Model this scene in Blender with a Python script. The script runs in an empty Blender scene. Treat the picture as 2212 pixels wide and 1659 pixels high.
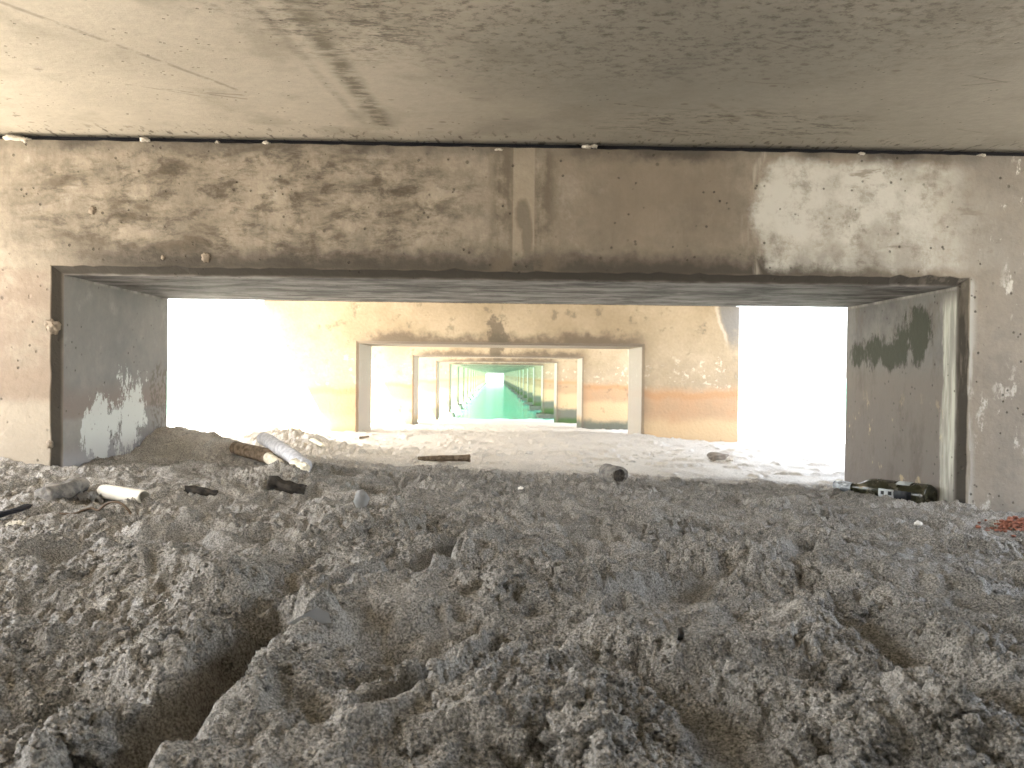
import bpy, bmesh, math, random
import numpy as np
from mathutils import Vector, Matrix
R = math.radians
sc = bpy.context.scene
col = sc.collection

# ------------------------------------------------------------------ camera
CAM = Vector((0.0, 0.0, 1.2))
cam_d = bpy.data.cameras.new('camera'); cam = bpy.data.objects.new('camera', cam_d); col.objects.link(cam)
cam_d.sensor_width = 36.0; cam_d.lens = 28.8; cam_d.clip_start = 0.02; cam_d.clip_end = 8000
YAW, PITCH, ROLL = R(-1.23), R(-0.63), R(0.62)      # right, down, anticlockwise
cam.matrix_world = Matrix.Translation(CAM) @ Matrix.Rotation(YAW, 4, 'Z') @ Matrix.Rotation(R(90) + PITCH, 4, 'X') @ Matrix.Rotation(ROLL, 4, 'Z')
sc.camera = cam
cam_d.dof.use_dof = True; cam_d.dof.focus_distance = 1.7; cam_d.dof.aperture_fstop = 13.0

# ------------------------------------------------------------------ sky, sun, exposure
SUN_TRAVEL = Vector((0.466, 0.33, -0.885)).normalized()
w = bpy.data.worlds.new('World'); sc.world = w; w.use_nodes = True
nt = w.node_tree; bg = nt.nodes['Background']
sky = nt.nodes.new('ShaderNodeTexSky'); sky.sky_type = 'NISHITA'; sky.sun_disc = False
sky.sun_elevation = math.asin(-SUN_TRAVEL.z); sky.sun_rotation = math.atan2(-SUN_TRAVEL.x, -SUN_TRAVEL.y)
sky.air_density = 1.0; sky.dust_density = 2.5; sky.ozone_density = 1.0
hs_ = nt.nodes.new('ShaderNodeHueSaturation'); hs_.inputs['Saturation'].default_value = 0.35      # hazy white seaside sky
nt.links.new(sky.outputs[0], hs_.inputs['Color']); nt.links.new(hs_.outputs[0], bg.inputs[0]); bg.inputs[1].default_value = 0.09
sun_d = bpy.data.lights.new('sun', 'SUN'); sun = bpy.data.objects.new('sun', sun_d); col.objects.link(sun)
sun_d.energy = 5.0; sun_d.angle = R(0.5); sun_d.color = (1.0, 0.93, 0.82)
sun.rotation_euler = SUN_TRAVEL.to_track_quat('-Z', 'Y').to_euler()
sc.view_settings.view_transform = 'Standard'; sc.view_settings.look = 'None'
sc.view_settings.gamma = 1.0; sc.view_settings.exposure = 4.42
sc.cycles.max_bounces = 12; sc.cycles.diffuse_bounces = 8; sc.cycles.glossy_bounces = 4
sc.cycles.use_denoising = True

# ------------------------------------------------------------------ helpers: objects
def tag(o, label=None, cat=None, group=None, kind=None):
    if label: o['label'] = label
    if cat: o['category'] = cat
    if group: o['group'] = group
    if kind: o['kind'] = kind
    return o

def empty(name, loc=(0, 0, 0), rz=0.0):
    o = bpy.data.objects.new(name, None); col.objects.link(o)
    o.location = loc; o.rotation_euler = (0, 0, rz); o.empty_display_size = 0.1
    return o

def meshobj(name, verts, faces, mat=None, parent=None, smooth=False):
    me = bpy.data.meshes.new(name)
    me.from_pydata([tuple(v) for v in verts], [], faces); me.update()
    if mat: me.materials.append(mat)
    if smooth: me.polygons.foreach_set('use_smooth', [True] * len(me.polygons))
    o = bpy.data.objects.new(name, me); col.objects.link(o)
    if parent: o.parent = parent
    return o

def npmesh(name, V, F, mat=None, smooth=True):          # V (n,3), F (m,4 or 3) arrays
    me = bpy.data.meshes.new(name); k = F.shape[1]
    me.vertices.add(len(V)); me.vertices.foreach_set('co', V.astype(np.float32).ravel())
    me.loops.add(F.size); me.loops.foreach_set('vertex_index', F.astype(np.int32).ravel())
    me.polygons.add(len(F)); me.polygons.foreach_set('loop_start', np.arange(0, F.size, k, dtype=np.int32))
    me.polygons.foreach_set('use_smooth', np.full(len(F), smooth))
    me.update(calc_edges=True); me.validate()
    if mat: me.materials.append(mat)
    o = bpy.data.objects.new(name, me); col.objects.link(o)
    return o

# ------------------------------------------------------------------ helpers: numpy noise
_rs = np.random.RandomState(7)
_ga = _rs.rand(256) * 2 * np.pi
_GX, _GY = np.cos(_ga), np.sin(_ga)
def _hash(ix, iy, s):
    h = (ix.astype(np.int64) * 374761393 + iy.astype(np.int64) * 668265263 + s * 974634701) & 0xffffffff
    h = ((h ^ (h >> 13)) * 1274126177) & 0xffffffff
    return h ^ (h >> 16)
def gnoise(x, y, s=0):
    x0 = np.floor(x); y0 = np.floor(y); fx = x - x0; fy = y - y0
    u = fx * fx * fx * (fx * (fx * 6 - 15) + 10); v = fy * fy * fy * (fy * (fy * 6 - 15) + 10)
    def g(i, j):
        h = _hash(x0 + i, y0 + j, s) & 255
        return _GX[h] * (fx - i) + _GY[h] * (fy - j)
    a = g(0, 0); b = g(1, 0); c = g(0, 1); d = g(1, 1)
    return 1.5 * ((a + (b - a) * u) + ((c + (d - c) * u) - (a + (b - a) * u)) * v)
def fbm(x, y, o, s=0, g=0.5):
    t = 0; a = 1.0
    for k in range(o):
        t = t + a * gnoise(x * 2 ** k + 17.3 * k, y * 2 ** k - 9.1 * k, s + k); a *= g
    return t
def domes(x, y, s, fill=0.8, r=0.75):
    """rounded crumbs: one per cell, of random height, some cells empty"""
    x0 = np.floor(x); y0 = np.floor(y); best = np.zeros_like(x)
    for i in (-1, 0, 1):
        for j in (-1, 0, 1):
            cx = x0 + i; cy = y0 + j
            h = _hash(cx, cy, s)
            px = cx + (h & 1023) / 1023.0; py = cy + ((h >> 10) & 1023) / 1023.0
            k = ((h >> 20) & 1023) / 1023.0
            rr = r * (0.45 + 0.55 * k)
            d2 = ((x - px) ** 2 + (y - py) ** 2) / (rr * rr)
            best = np.maximum(best, np.where(k < fill, np.maximum(0, 1 - d2) ** 1.2 * (0.35 + 0.65 * k), 0))
    return best
def sstep(x, a, b):
    t = np.clip((x - a) / (b - a), 0, 1); return t * t * (3 - 2 * t)

# ------------------------------------------------------------------ picture point -> ray (photo measured on a 2212 x 1659 grid)
MR = cam.matrix_world.to_3x3(); FPX = cam_d.lens / 36.0 * 2212
def ray(px, py):
    return (MR @ Vector(((px - 1106) / FPX, -(py - 829.5) / FPX, -1))).normalized()
def on_z(px, py, z):
    d = ray(px, py); t = (z - CAM.z) / d.z; return CAM + d * t
def on_y(px, py, y):
    d = ray(px, py); return CAM + d * ((y - CAM.y) / d.y)

# ------------------------------------------------------------------ measures of the pier
Y1, STEP, THICK, NB = 2.36, 5.145, 0.774, 24
XL, XR, ZT, CH = -1.240, 1.357, 1.474, 0.025          # clear opening and its chamfer
WL, WR, ZTOP, ZDECK = -2.13, 2.25, 1.853, 1.874

# ------------------------------------------------------------------ sand relief
_by = [-60, -2.6, 0, 1.2, 2.4, 3.2, 4.2, 5.5, 7.5, 9.5, 12.6, 17.8, 21.5, 30, 60, 200]
_bz = [2.6, 2.0, 0.865, 0.875, 0.862, 0.825, 0.772, 0.71, 0.645, 0.55, 0.40, 0.19, 0.0, -0.45, -1.6, -3]  # rise behind the camera is unseen, shaped to shut out light
def P2(px, py, z=0.87):
    p = on_z(px, py, z); return (p.x, p.y)
#            polyline (photo points), half width, depth, rim height
FURROWS = [
    ([(180, 1830), (300, 1659), (450, 1520), (595, 1392)], 0.028, 0.046, 0.014),
    ([(790, 1590), (900, 1530), (1010, 1445)], 0.016, 0.036, 0.012),
    ([(1640, 1700), (1560, 1590), (1470, 1510)], 0.040, 0.006, 0.006),
    ([(2160, 1590), (1985, 1462), (1850, 1360)], 0.035, 0.005, 0.008),
    ([(760, 1295), (850, 1268), (960, 1215), (1060, 1180)], 0.022, 0.020, 0.010),
    ([(960, 1500), (1080, 1400)], 0.016, 0.008, 0.006),
    ([(1300, 1320), (1480, 1270), (1590, 1235)], 0.035, 0.009, 0.008),
    ([(1690, 1215), (1760, 1180)], 0.030, 0.008, 0.008),
    ([(60, 1250), (250, 1215), (420, 1195)], 0.05, 0.016, 0.016),
]
FURROWS = [([P2(*q) for q in pl], a, b, c) for pl, a, b, c in FURROWS]
#           photo point, rx, ry, height
HUMPS = [
    ((490, 1330), 0.060, 0.085, 0.042), ((340, 1450), 0.040, 0.09, 0.034), ((665, 1375), 0.032, 0.055, 0.034), ((720, 1480), 0.04, 0.05, 0.016),
    ((300, 1285), 0.10, 0.10, 0.030), ((130, 1440), 0.09, 0.06, 0.030), ((120, 1520), 0.085, 0.085, -0.035),
    ((860, 1415), 0.06, 0.07, -0.030), ((740, 1185), 0.16, 0.14, 0.035), ((590, 1090), 0.16, 0.18, 0.055),
    ((870, 1150), 0.16, 0.12, 0.020), ((1210, 1215), 0.07, 0.07, -0.030), ((1260, 1300), 0.10, 0.10, 0.022),
    ((1800, 1270), 0.10, 0.08, 0.020), ((2120, 1570), 0.08, 0.08, 0.03), ((1850, 1620), 0.05, 0.06, 0.02),
    ((1320, 1470), 0.06, 0.09, -0.022), ((1130, 1560), 0.08, 0.07, 0.022), ((570, 1640), 0.09, 0.06, 0.014),
    ((2000, 1250), 0.12, 0.12, 0.018), ((1500, 1290), 0.09, 0.09, -0.02), ((1180, 1130), 0.14, 0.1, 0.02),
    ((150, 1140), 0.25, 0.12, 0.02), ((2150, 1120), 0.2, 0.12, 0.012),
]
HUMPS = [(P2(*q), a, b, c) for q, a, b, c in HUMPS]
MOUNDS = [(-1.17, 3.05, 0.17, 0.20, 0.100), (-0.97, 2.90, 0.11, 0.13, 0.065), (-1.10, 4.25, 0.22, 0.24, 0.085), (-0.82, 4.0, 0.22, 0.20, 0.045),
          (-0.78, 2.95, 0.18, 0.16, 0.020), (-1.02, 2.5, 0.2, 0.08, -0.02),
          (0.95, 7.2, 0.9, 0.5, 0.06), (2.0, 7.1, 0.8, 0.5, -0.03), (0.3, 6.6, 1.4, 0.35, 0.03)]
def seg_dist(x, y, pl):
    d = np.full_like(x, 9.0)
    for (ax, ay), (bx, by) in zip(pl[:-1], pl[1:]):
        ux, uy = bx - ax, by - ay
        t = np.clip(((x - ax) * ux + (y - ay) * uy) / (ux * ux + uy * uy), 0, 1)
        d = np.minimum(d, np.hypot(x - ax - t * ux, y - ay - t * uy))
    return d
def H(x, y):
    x = np.asarray(x, float); y = np.asarray(y, float)
    z = np.interp(y, _by, _bz)
    z = z + 0.55 * sstep(np.abs(x), 1.5, 2.4) * (1 - sstep(y, 0.0, 1.6))     # unseen side banks, added to cut light into the near bay
    z = z - 0.039 * np.clip(x, -2.0, 2.0) * sstep(y, 0.6, 2.2) * (1 - 0.6 * sstep(y, 3, 6))
    near = 1 - sstep(y, 2.75, 3.5)
    nearL = np.maximum(near, np.exp(-((x + 1.05) / 0.6) ** 2) * (1 - sstep(y, 4.4, 5.2)))
    bank = np.exp(-((x + 1.10) / 0.24) ** 4 - ((y - 3.0) / 0.36) ** 4)
    nearL = nearL * (1 - 0.35 * bank)
    out = 1 - sstep(np.abs(x), 3, 7)
    wx = x + 0.018 * gnoise(x * 7, y * 7, 31) + 0.007 * gnoise(x * 31, y * 31, 32)
    wy = y + 0.018 * gnoise(x * 7, y * 7, 33) + 0.007 * gnoise(x * 31, y * 31, 34)
    for q, a, b, c in HUMPS:
        z = z + c * np.exp(-((wx - q[0]) / a) ** 2 - ((wy - q[1]) / b) ** 2)
    for mx, my, a, b, c in MOUNDS:
        z = z + c * np.exp(-np.abs((x - mx) / a) ** 2.4 - np.abs((y - my) / b) ** 2.4)
    smooth = np.zeros_like(x)
    for pl, hw, dep, rim in FURROWS:
        d = seg_dist(wx, wy, pl)
        z = z - dep * (1 - sstep(d, 0.05 * hw, 1.6 * hw)) + rim * np.exp(-((d - 1.9 * hw) / (0.8 * hw)) ** 2)
        smooth = np.maximum(smooth, np.exp(-(d / (1.0 * hw)) ** 4))
    # trampled sand: ridged lumps, then crumbs on crumbs
    amp = np.maximum(near, 0.30) * out * (1 - 0.5 * smooth)
    z = z + 0.018 * amp * fbm(wx * 4.5, wy * 4.5, 2, 5)
    rdg = lambda a, b, s: (1 - np.abs(gnoise(a, b, s)) * 2.4)
    keep = nearL * (1 - smooth)
    z = z + keep * (0.014 * rdg(wx * 5.2 + 3, wy * 7.0, 8) + 0.0075 * rdg(wx * 11 + 9, wy * 14.0, 9) + 0.0042 * rdg(wx * 21 + 2, wy * 24, 10) + 0.0030 * fbm(wx * 40, wy * 44, 2, 11))
    patch = 0.30 + 0.70 * sstep(fbm(x * 3.2 + 5, y * 3.2, 3, 12), -0.40, 0.20)
    m = nearL * patch * (1 - 0.85 * smooth) + (1 - nearL) * 0.10
    z = z + 0.0105 * m * domes(wx * 22, wy * 22, 21, 0.45, 0.8)
    z = z + 0.0098 * m * domes(wx * 45, wy * 45, 22, 0.6, 0.8)
    z = z + 0.0054 * (0.15 + m) * domes(wx * 88, wy * 88, 23, 0.7, 0.8)
    z = z + 0.0026 * (0.35 + m) * domes(wx * 165, wy * 165, 24, 0.75, 0.8) * nearL
    z = z + 0.0012 * (0.40 + m) * domes(wx * 270, wy * 270, 26, 0.7, 0.75) * nearL
    z = z + 0.0014 * (0.4 + m) * fbm(x * 90, y * 90, 3, 25, 0.6) * nearL
    # gentle footprints on the smooth sand further on
    far = sstep(y, 2.9, 3.8) * (1 - sstep(y, 13, 20)) * out
    z = z - 0.030 * far * domes(x * 3.1 + 0.3, y * 2.0, 41, 0.6, 0.40) + 0.016 * far * domes(x * 3.3, y * 2.2, 42, 0.5, 0.5)
    z = z + 0.016 * far * sstep(fbm(x * 5, y * 4, 4, 43), 0.25, 0.7) + 0.006 * far * domes(x * 14, y * 11, 44, 0.12, 0.7)
    return z
def ground(px, py):                                     # the sand point seen at a photo point
    d = ray(px, py)
    ts = np.geomspace(0.4, 30, 1500) / d.y
    X = d.x * ts; Y = d.y * ts; Z = CAM.z + d.z * ts
    hit = np.nonzero(Z <= H(X, Y))[0]
    k = hit[0] if len(hit) else len(ts) - 1
    return Vector((X[k], Y[k], float(H(X[k:k + 1], Y[k:k + 1])[0])))
def hz(x, y): return float(H(np.array([x]), np.array([y]))[0])

# ------------------------------------------------------------------ helpers: node materials
class S:
    def __init__(s, g, k): s.g, s.k = g, k
    def _m(s, op, o, rev=False):
        a, b = (o, s) if rev else (s, o)
        return s.g.math(op, a, b)
    def __add__(s, o): return s._m('ADD', o)
    def __radd__(s, o): return s._m('ADD', o, True)
    def __sub__(s, o): return s._m('SUBTRACT', o)
    def __rsub__(s, o): return s._m('SUBTRACT', o, True)
    def __mul__(s, o): return s._m('MULTIPLY', o)
    def __rmul__(s, o): return s._m('MULTIPLY', o, True)
    def __truediv__(s, o): return s._m('DIVIDE', o)
class G:
    def __init__(g, name):
        g.mat = bpy.data.materials.new(name); g.mat.use_nodes = True
        g.nt = g.mat.node_tree; g.b = g.nt.nodes['Principled BSDF']
        g.b.inputs['Specular IOR Level'].default_value = 0.25
    def put(g, sock, v):
        if isinstance(v, S): g.nt.links.new(v.k, sock)
        elif isinstance(v, (tuple, list)) and sock.type == 'RGBA': sock.default_value = tuple(v) + (1.0,) * (4 - len(v))
        else: sock.default_value = v
    def math(g, op, a, b=0.0):
        n = g.nt.nodes.new('ShaderNodeMath'); n.operation = op; g.put(n.inputs[0], a); g.put(n.inputs[1], b); return S(g, n.outputs[0])
    def vec(g, x, y, z):
        n = g.nt.nodes.new('ShaderNodeCombineXYZ'); [g.put(n.inputs[i], v) for i, v in enumerate((x, y, z))]; return S(g, n.outputs[0])
    def sep(g, v):
        n = g.nt.nodes.new('ShaderNodeSeparateXYZ'); g.put(n.inputs[0], v); return [S(g, n.outputs[i]) for i in range(3)]
    def obj(g): return S(g, g.nt.nodes.new('ShaderNodeTexCoord').outputs['Object'])
    def pos(g): return S(g, g.nt.nodes.new('ShaderNodeNewGeometry').outputs['Position'])
    def normal(g): return S(g, g.nt.nodes.new('ShaderNodeNewGeometry').outputs['True Normal'])
    def oloc(g): return S(g, g.nt.nodes.new('ShaderNodeObjectInfo').outputs['Location'])
    def noise(g, v, scale, detail=3.0, rough=0.55, dist=0.0):
        n = g.nt.nodes.new('ShaderNodeTexNoise'); g.put(n.inputs['Vector'], v)
        for k, q in (('Scale', scale), ('Detail', detail), ('Roughness', rough), ('Distortion', dist)): n.inputs[k].default_value = q
        return S(g, n.outputs[0])
    def vor(g, v, scale, feat='F1'):
        n = g.nt.nodes.new('ShaderNodeTexVoronoi'); n.feature = feat; g.put(n.inputs['Vector'], v); n.inputs['Scale'].default_value = scale
        return S(g, n.outputs['Distance'])
    def ss(g, x, a, b):
        n = g.nt.nodes.new('ShaderNodeMapRange'); n.interpolation_type = 'SMOOTHSTEP'; g.put(n.inputs[0], x)
        inv = a > b
        n.inputs[1].default_value, n.inputs[2].default_value = (b, a) if inv else (a, b)
        n.inputs[3].default_value, n.inputs[4].default_value = (1.0, 0.0) if inv else (0.0, 1.0)
        return S(g, n.outputs[0])
    def mix(g, a, b, f):
        n = g.nt.nodes.new('ShaderNodeMix'); n.data_type = 'RGBA'; n.clamp_factor = True
        g.put(n.inputs[0], f); g.put(n.inputs[6], a); g.put(n.inputs[7], b); return S(g, n.outputs[2])
    def mul(g, a, f):                                   # colour times grey value
        n = g.nt.nodes.new('ShaderNodeVectorMath'); n.operation = 'SCALE'; g.put(n.inputs[0], a); g.put(n.inputs['Scale'], f); return S(g, n.outputs[0])
    def vmul(g, v, t):
        n = g.nt.nodes.new('ShaderNodeVectorMath'); n.operation = 'MULTIPLY'; g.put(n.inputs[0], v); n.inputs[1].default_value = t; return S(g, n.outputs[0])
    def vadd(g, v, t):
        n = g.nt.nodes.new('ShaderNodeVectorMath'); n.operation = 'ADD'; g.put(n.inputs[0], v); g.put(n.inputs[1], t); return S(g, n.outputs[0])
    def mx(g, a, b): return g.math('MAXIMUM', a, b)
    def ell(g, u, v, cu, cv, ru, rv, n=None, k=1.0, soft=0.5):   # ragged elliptical patch
        a = (u - cu) / ru; b = (v - cv) / rv
        d = a * a + b * b
        if n is not None: d = d + (n - 0.5) * k
        return g.ss(d, 1.0 + soft, 1.0 - soft)
    def line(g, u, v, a, b, hw, soft=0.5):              # straight stroke from a to b
        ux, uy = b[0] - a[0], b[1] - a[1]; L = math.hypot(ux, uy); ux /= L; uy /= L
        s = (u - a[0]) * ux + (v - a[1]) * uy; t = g.math('ABSOLUTE', (u - a[0]) * (-uy) + (v - a[1]) * ux)
        return g.ss(t, hw * (1 + soft), hw * (1 - soft)) * g.ss(s, -hw, hw) * g.ss(s, L + hw, L - hw)
    def bump(g, h, dist, strength=1.0):
        n = g.nt.nodes.new('ShaderNodeBump'); g.put(n.inputs['Height'], h); n.inputs['Distance'].default_value = dist; n.inputs['Strength'].default_value = strength
        g.nt.links.new(n.outputs[0], g.b.inputs['Normal'])
    def done(g, colr, rough=0.9):
        g.put(g.b.inputs['Base Color'], colr); g.put(g.b.inputs['Roughness'], rough); return g.mat
def plain(name, c, rough=0.7, var=0.3, scale=40.0, bump=0.0, metal=0.0):
    g = G(name); p = g.obj(); n = g.noise(p, scale, 4)
    g.b.inputs['Metallic'].default_value = metal
    if bump: g.bump(n, bump)
    return g.done(g.mul(tuple(c), 1.0 - var / 2 + n * var), rough)

# ------------------------------------------------------------------ materials: sand and water
def sand_mat():
    g = G('beach_sand'); p = g.pos(); x, y, z = g.sep(p)
    big = g.noise(p, 2.2, 3); mid = g.noise(p, 22, 3); fine = g.noise(p, 330, 3, 0.7); grain = g.vor(p, 900)
    c = g.mix((0.47, 0.445, 0.40), (0.56, 0.53, 0.48), big)
    near_shade = g.ss(y + (g.noise(p, 1.7, 6, 0.7) - 0.5) * 1.6 + g.ss(x, -0.7, -1.0) * g.ss(y, 2.6, 2.8) * 0.9, 3.25, 2.6) * g.ss(g.math('ABSOLUTE', x), 2.6, 1.9)
    c = g.mix(c, (0.29, 0.275, 0.246), near_shade * (0.62 + 0.38 * g.ss(g.noise(p, 5.5, 4), 0.62, 0.42)))     # shade of the near bay put into the sand colour
    c = g.mul(c, 0.80 + mid * 0.36)
    c = g.mul(c, 0.38 + g.ss(fine, 0.32, 0.68) * 1.24)
    c = g.mix(c, (0.06, 0.055, 0.05), g.ss(g.noise(p, 420, 1), 0.62, 0.70) * 0.65)
    c = g.mix(c, (0.72, 0.70, 0.66), g.ss(g.noise(p, 380, 1), 0.645, 0.72) * 0.75)
    wet = g.ss(z + (mid - 0.5) * 0.05, 0.10, 0.03)
    c = g.mix(c, (0.16, 0.14, 0.11), wet * 0.7)
    g.bump(grain * 0.5 + fine * 1.2, 0.003, 1.0)
    g.b.inputs['Specular IOR Level'].default_value = 0.5
    return g.done(c, 0.62)
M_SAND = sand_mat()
def water_mat():
    g = G('green_sea_water'); p = g.pos(); x, y, z = g.sep(p)
    v = g.vec(x * 0.6, y, z)
    h = g.noise(v, 2.2, 3, 0.6) + g.noise(v, 9, 2) * 0.25
    c = g.mix((0.03, 0.36, 0.23), (0.06, 0.45, 0.31), g.noise(v, 0.35, 3))
    foam_glare = g.ss(y + (g.noise(p, 1.3, 4) - 0.5) * 3.2, 22.6, 21.9)
    foam_glare = g.mx(foam_glare, g.ss(x + (g.noise(v, 1.1, 5, 0.65) - 0.5) * 1.0, -0.80, -1.2) * 0.5)  # left side: sun glare painted white into the water colour
    c = g.mix(c, (0.62, 0.70, 0.67), foam_glare * 0.85)
    g.bump(h, 0.05, 0.6); g.b.inputs['IOR'].default_value = 1.33; g.b.inputs['Specular IOR Level'].default_value = 0.5
    return g.done(c, 0.12 + foam_glare * 0.5)
M_WATER = water_mat()

# ------------------------------------------------------------------ materials: concrete
def pits(g, p, s, lo=0.10, hi=0.18):
    return g.ss(g.vor(p, s), hi, lo) * g.ss(g.noise(p, s * 0.31, 2), 0.50, 0.58)
def first_bent_mat():
    g = G('stained_concrete_near'); p = g.obj(); x, y, z = g.sep(p)
    n1 = g.noise(p, 3.0, 5, 0.6); n2 = g.noise(p, 11, 6, 0.65); n3 = g.noise(p, 55, 4, 0.6)
    hs = g.noise(g.vmul(p, (2.6, 2.6, 6.5)), 1.9, 6, 0.66, 0.3)          # smeared sideways
    vs = g.noise(g.vmul(p, (14.0, 14.0, 1.6)), 2.0, 5, 0.6)               # runs downwards
    front = g.ss(y, 0.06, 0.03)
    jamb = g.ss(y, 0.018, 0.028)
    lintel = g.ss(z, ZT + 0.004, ZT + 0.03)
    under = g.ss(z, ZT - 0.012, ZT - 0.002) * jamb * g.ss(x, XL - 0.004, XL + 0.002) * g.ss(x, XR + 0.004, XR - 0.002)
    c = g.mix((0.235, 0.202, 0.16), (0.35, 0.304, 0.242), g.ss(n1, 0.3, 0.7))
    c = g.mix(c, (0.215, 0.19, 0.155), g.ss(n2, 0.50, 0.68) * 0.75)
    c = g.mix(c, (0.44, 0.40, 0.34), g.ss(g.noise(p, 7.3, 5, 0.7), 0.55, 0.72) * 0.6)
    c = g.mul(c, 0.86 + n3 * 0.28)
    gr = g.noise(g.vmul(p, (1, 1, 0.8)), 1.9, 9, 0.74)
    c = g.mix(c, (0.125, 0.108, 0.086), g.ss(gr, 0.44, 0.64) * 0.6)
    c = g.mul(c, 0.60 + g.noise(p, 26, 9, 0.8) * 0.80)
    c = g.mix(c, (0.13, 0.11, 0.085), g.ss(vs, 0.52, 0.72) * g.ss(g.noise(p, 1.3, 3), 0.45, 0.6) * front * 0.45)
    # smeared dark mould on the left half of the lintel
    reg = g.ell(x, z, -0.70, 1.67, 0.66, 0.21, n1, 1.2, 0.6)
    c = g.mix(c, (0.085, 0.07, 0.05), g.ss(hs, 0.46, 0.66) * reg * front * 0.85)
    c = g.mix(c, (0.065, 0.054, 0.040), g.ss(g.noise(g.vmul(p, (5.5, 5.5, 10.0)), 2.0, 8, 0.74, 0.2), 0.46, 0.65) * reg * front * 0.8)
    c = g.mix(c, (0.09, 0.076, 0.06), g.ss(g.noise(p, 6.5, 8, 0.74), 0.54, 0.70) * front * 0.5)
    c = g.mix(c, (0.12, 0.10, 0.075), g.ss(g.noise(p, 17, 7, 0.7), 0.52, 0.68) * reg * front * 0.75)
    regr = g.ss(x, 0.1, 0.2) * g.ss(x, 0.75, 0.6)
    c = g.mix(c, (0.20, 0.165, 0.125), regr * lintel * front * (0.35 + 0.4 * g.ss(n1, 0.4, 0.6)))
    # black wet edge at the foot of the lintel and under the deck joint
    e = z - ZT - CH
    ragged = (n2 - 0.5) * 0.10 + (g.noise(p, 34, 4) - 0.5) * 0.05
    foot = g.ss(e + ragged, 0.085, 0.010) * g.ss(x, -1.32, -1.0) * g.ss(x, 1.42, 0.75)
    c = g.mix(c, (0.055, 0.048, 0.04), foot * front * lintel * 0.9)
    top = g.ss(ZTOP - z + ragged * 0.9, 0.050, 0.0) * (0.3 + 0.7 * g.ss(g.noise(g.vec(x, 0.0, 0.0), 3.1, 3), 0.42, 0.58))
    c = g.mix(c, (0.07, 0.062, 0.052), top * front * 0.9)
    # board-mark strip in the middle
    st = g.ss(x, 0.046, 0.050) * g.ss(x, 0.112, 0.107)
    edge = g.ss(g.math('ABSOLUTE', x - 0.020), 0.055, 0.01) + g.ss(g.math('ABSOLUTE', x - 0.135), 0.06, 0.01)
    c = g.mix(c, (0.13, 0.108, 0.08), edge * (1.0 - st) * g.ss(n2 + vs * 0.4, 0.55, 0.78) * front * lintel * 0.9)
    c = g.mix(c, (0.31, 0.265, 0.20), st * front * lintel * g.ss(z + ragged, 1.50, 1.60) * 0.5)
    c = g.mix(c, (0.13, 0.11, 0.085), g.mx(g.ell(x, z, 0.076, 1.66, 0.022, 0.045, n3, 0.8), g.ell(x, z, 0.09, 1.60, 0.016, 0.07, n3, 0.8)) * st * front * 0.7)
    # whitewashed patch to the right, trowel arc on its left edge
    arc = x - 0.74 - (z - 1.66) * (z - 1.66) * 1.6
    wp = g.ss(arc + (n3 - 0.5) * 0.05 + (n2 - 0.5) * 0.09, -0.012, 0.034) * g.ss(x + (n1 - 0.5) * 1.1, 1.62, 1.12) * g.ss(z + ragged * 0.6, ZT + 0.025, ZT + 0.06) * g.ss(z + ragged, 1.845, 1.80)
    wp = wp * (1.0 - 0.70 * g.ss(g.noise(p, 13, 7, 0.75), 0.47, 0.66)) * (0.45 + 0.55 * g.ss(n1 + n2 * 0.5, 0.60, 0.80)) * (1.0 - 0.8 * g.ss(hs, 0.56, 0.64) * g.ss(x, 0.9, 1.05))
    c = g.mix(c, (0.55, 0.54, 0.49), wp * front * 0.92)
    ghost = g.ss(g.math('ABSOLUTE', arc + 0.022), 0.018, 0.004) * g.ss(vs, 0.45, 0.6) * lintel
    c = g.mix(c, (0.50, 0.46, 0.39), ghost * front * 0.45)
    # flaking lime on the right column
    rc = g.ss(x + (n1 - 0.5) * 0.4, 1.25, 1.5)
    c = g.mix(c, (0.21, 0.195, 0.175), rc * front * 0.55)
    fl = g.ss(g.noise(g.vmul(p, (1, 1, 0.55)), 15, 6, 0.72), 0.56, 0.63) * rc * g.ss(g.noise(p, 3.4, 2), 0.42, 0.58)
    c = g.mix(c, (0.56, 0.54, 0.49), fl * front * 0.85)
    c = g.mix(c, (0.45, 0.45, 0.42), g.ss(x, 1.41, 1.385) * g.ss(x, 1.381, 1.385) * g.ss(vs, 0.42, 0.55) * front * (1.0 - lintel) * 0.7)
    # tide bands on the left column
    lc = g.ss(x, -1.15, -1.3) * (1.0 - lintel) * front
    zz = z + (n1 - 0.5) * 0.10
    c = g.mix(c, (0.235, 0.185, 0.145), lc * g.ss(zz, 1.16, 1.24) * g.ss(n2, 0.35, 0.6) * 0.8)
    c = g.mix(c, (0.22, 0.165, 0.125), lc * g.ss(zz, 1.10, 1.13) * g.ss(zz, 1.23, 1.18) * 0.6)
    c = g.mix(c, (0.34, 0.30, 0.24), lc * g.ss(zz, 1.12, 1.09) * 0.6)
    c = g.mix(c, (0.17, 0.14, 0.11), lc * g.ss(g.math('ABSOLUTE', z - ZT - 0.016), 0.008, 0.002) * g.ss(n2, 0.4, 0.6) * 0.8)
    # ---- jambs of the opening
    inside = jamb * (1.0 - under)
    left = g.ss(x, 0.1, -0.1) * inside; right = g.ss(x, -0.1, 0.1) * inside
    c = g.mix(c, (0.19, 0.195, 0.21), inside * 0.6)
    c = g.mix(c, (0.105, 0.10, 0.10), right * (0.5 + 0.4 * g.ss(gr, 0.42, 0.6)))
    zz = z + (n1 - 0.5) * 0.07
    c = g.mix(c, (0.21, 0.17, 0.15), left * g.ss(zz, 1.06, 1.08) * g.ss(zz, 1.18, 1.10) * 0.8)
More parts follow.
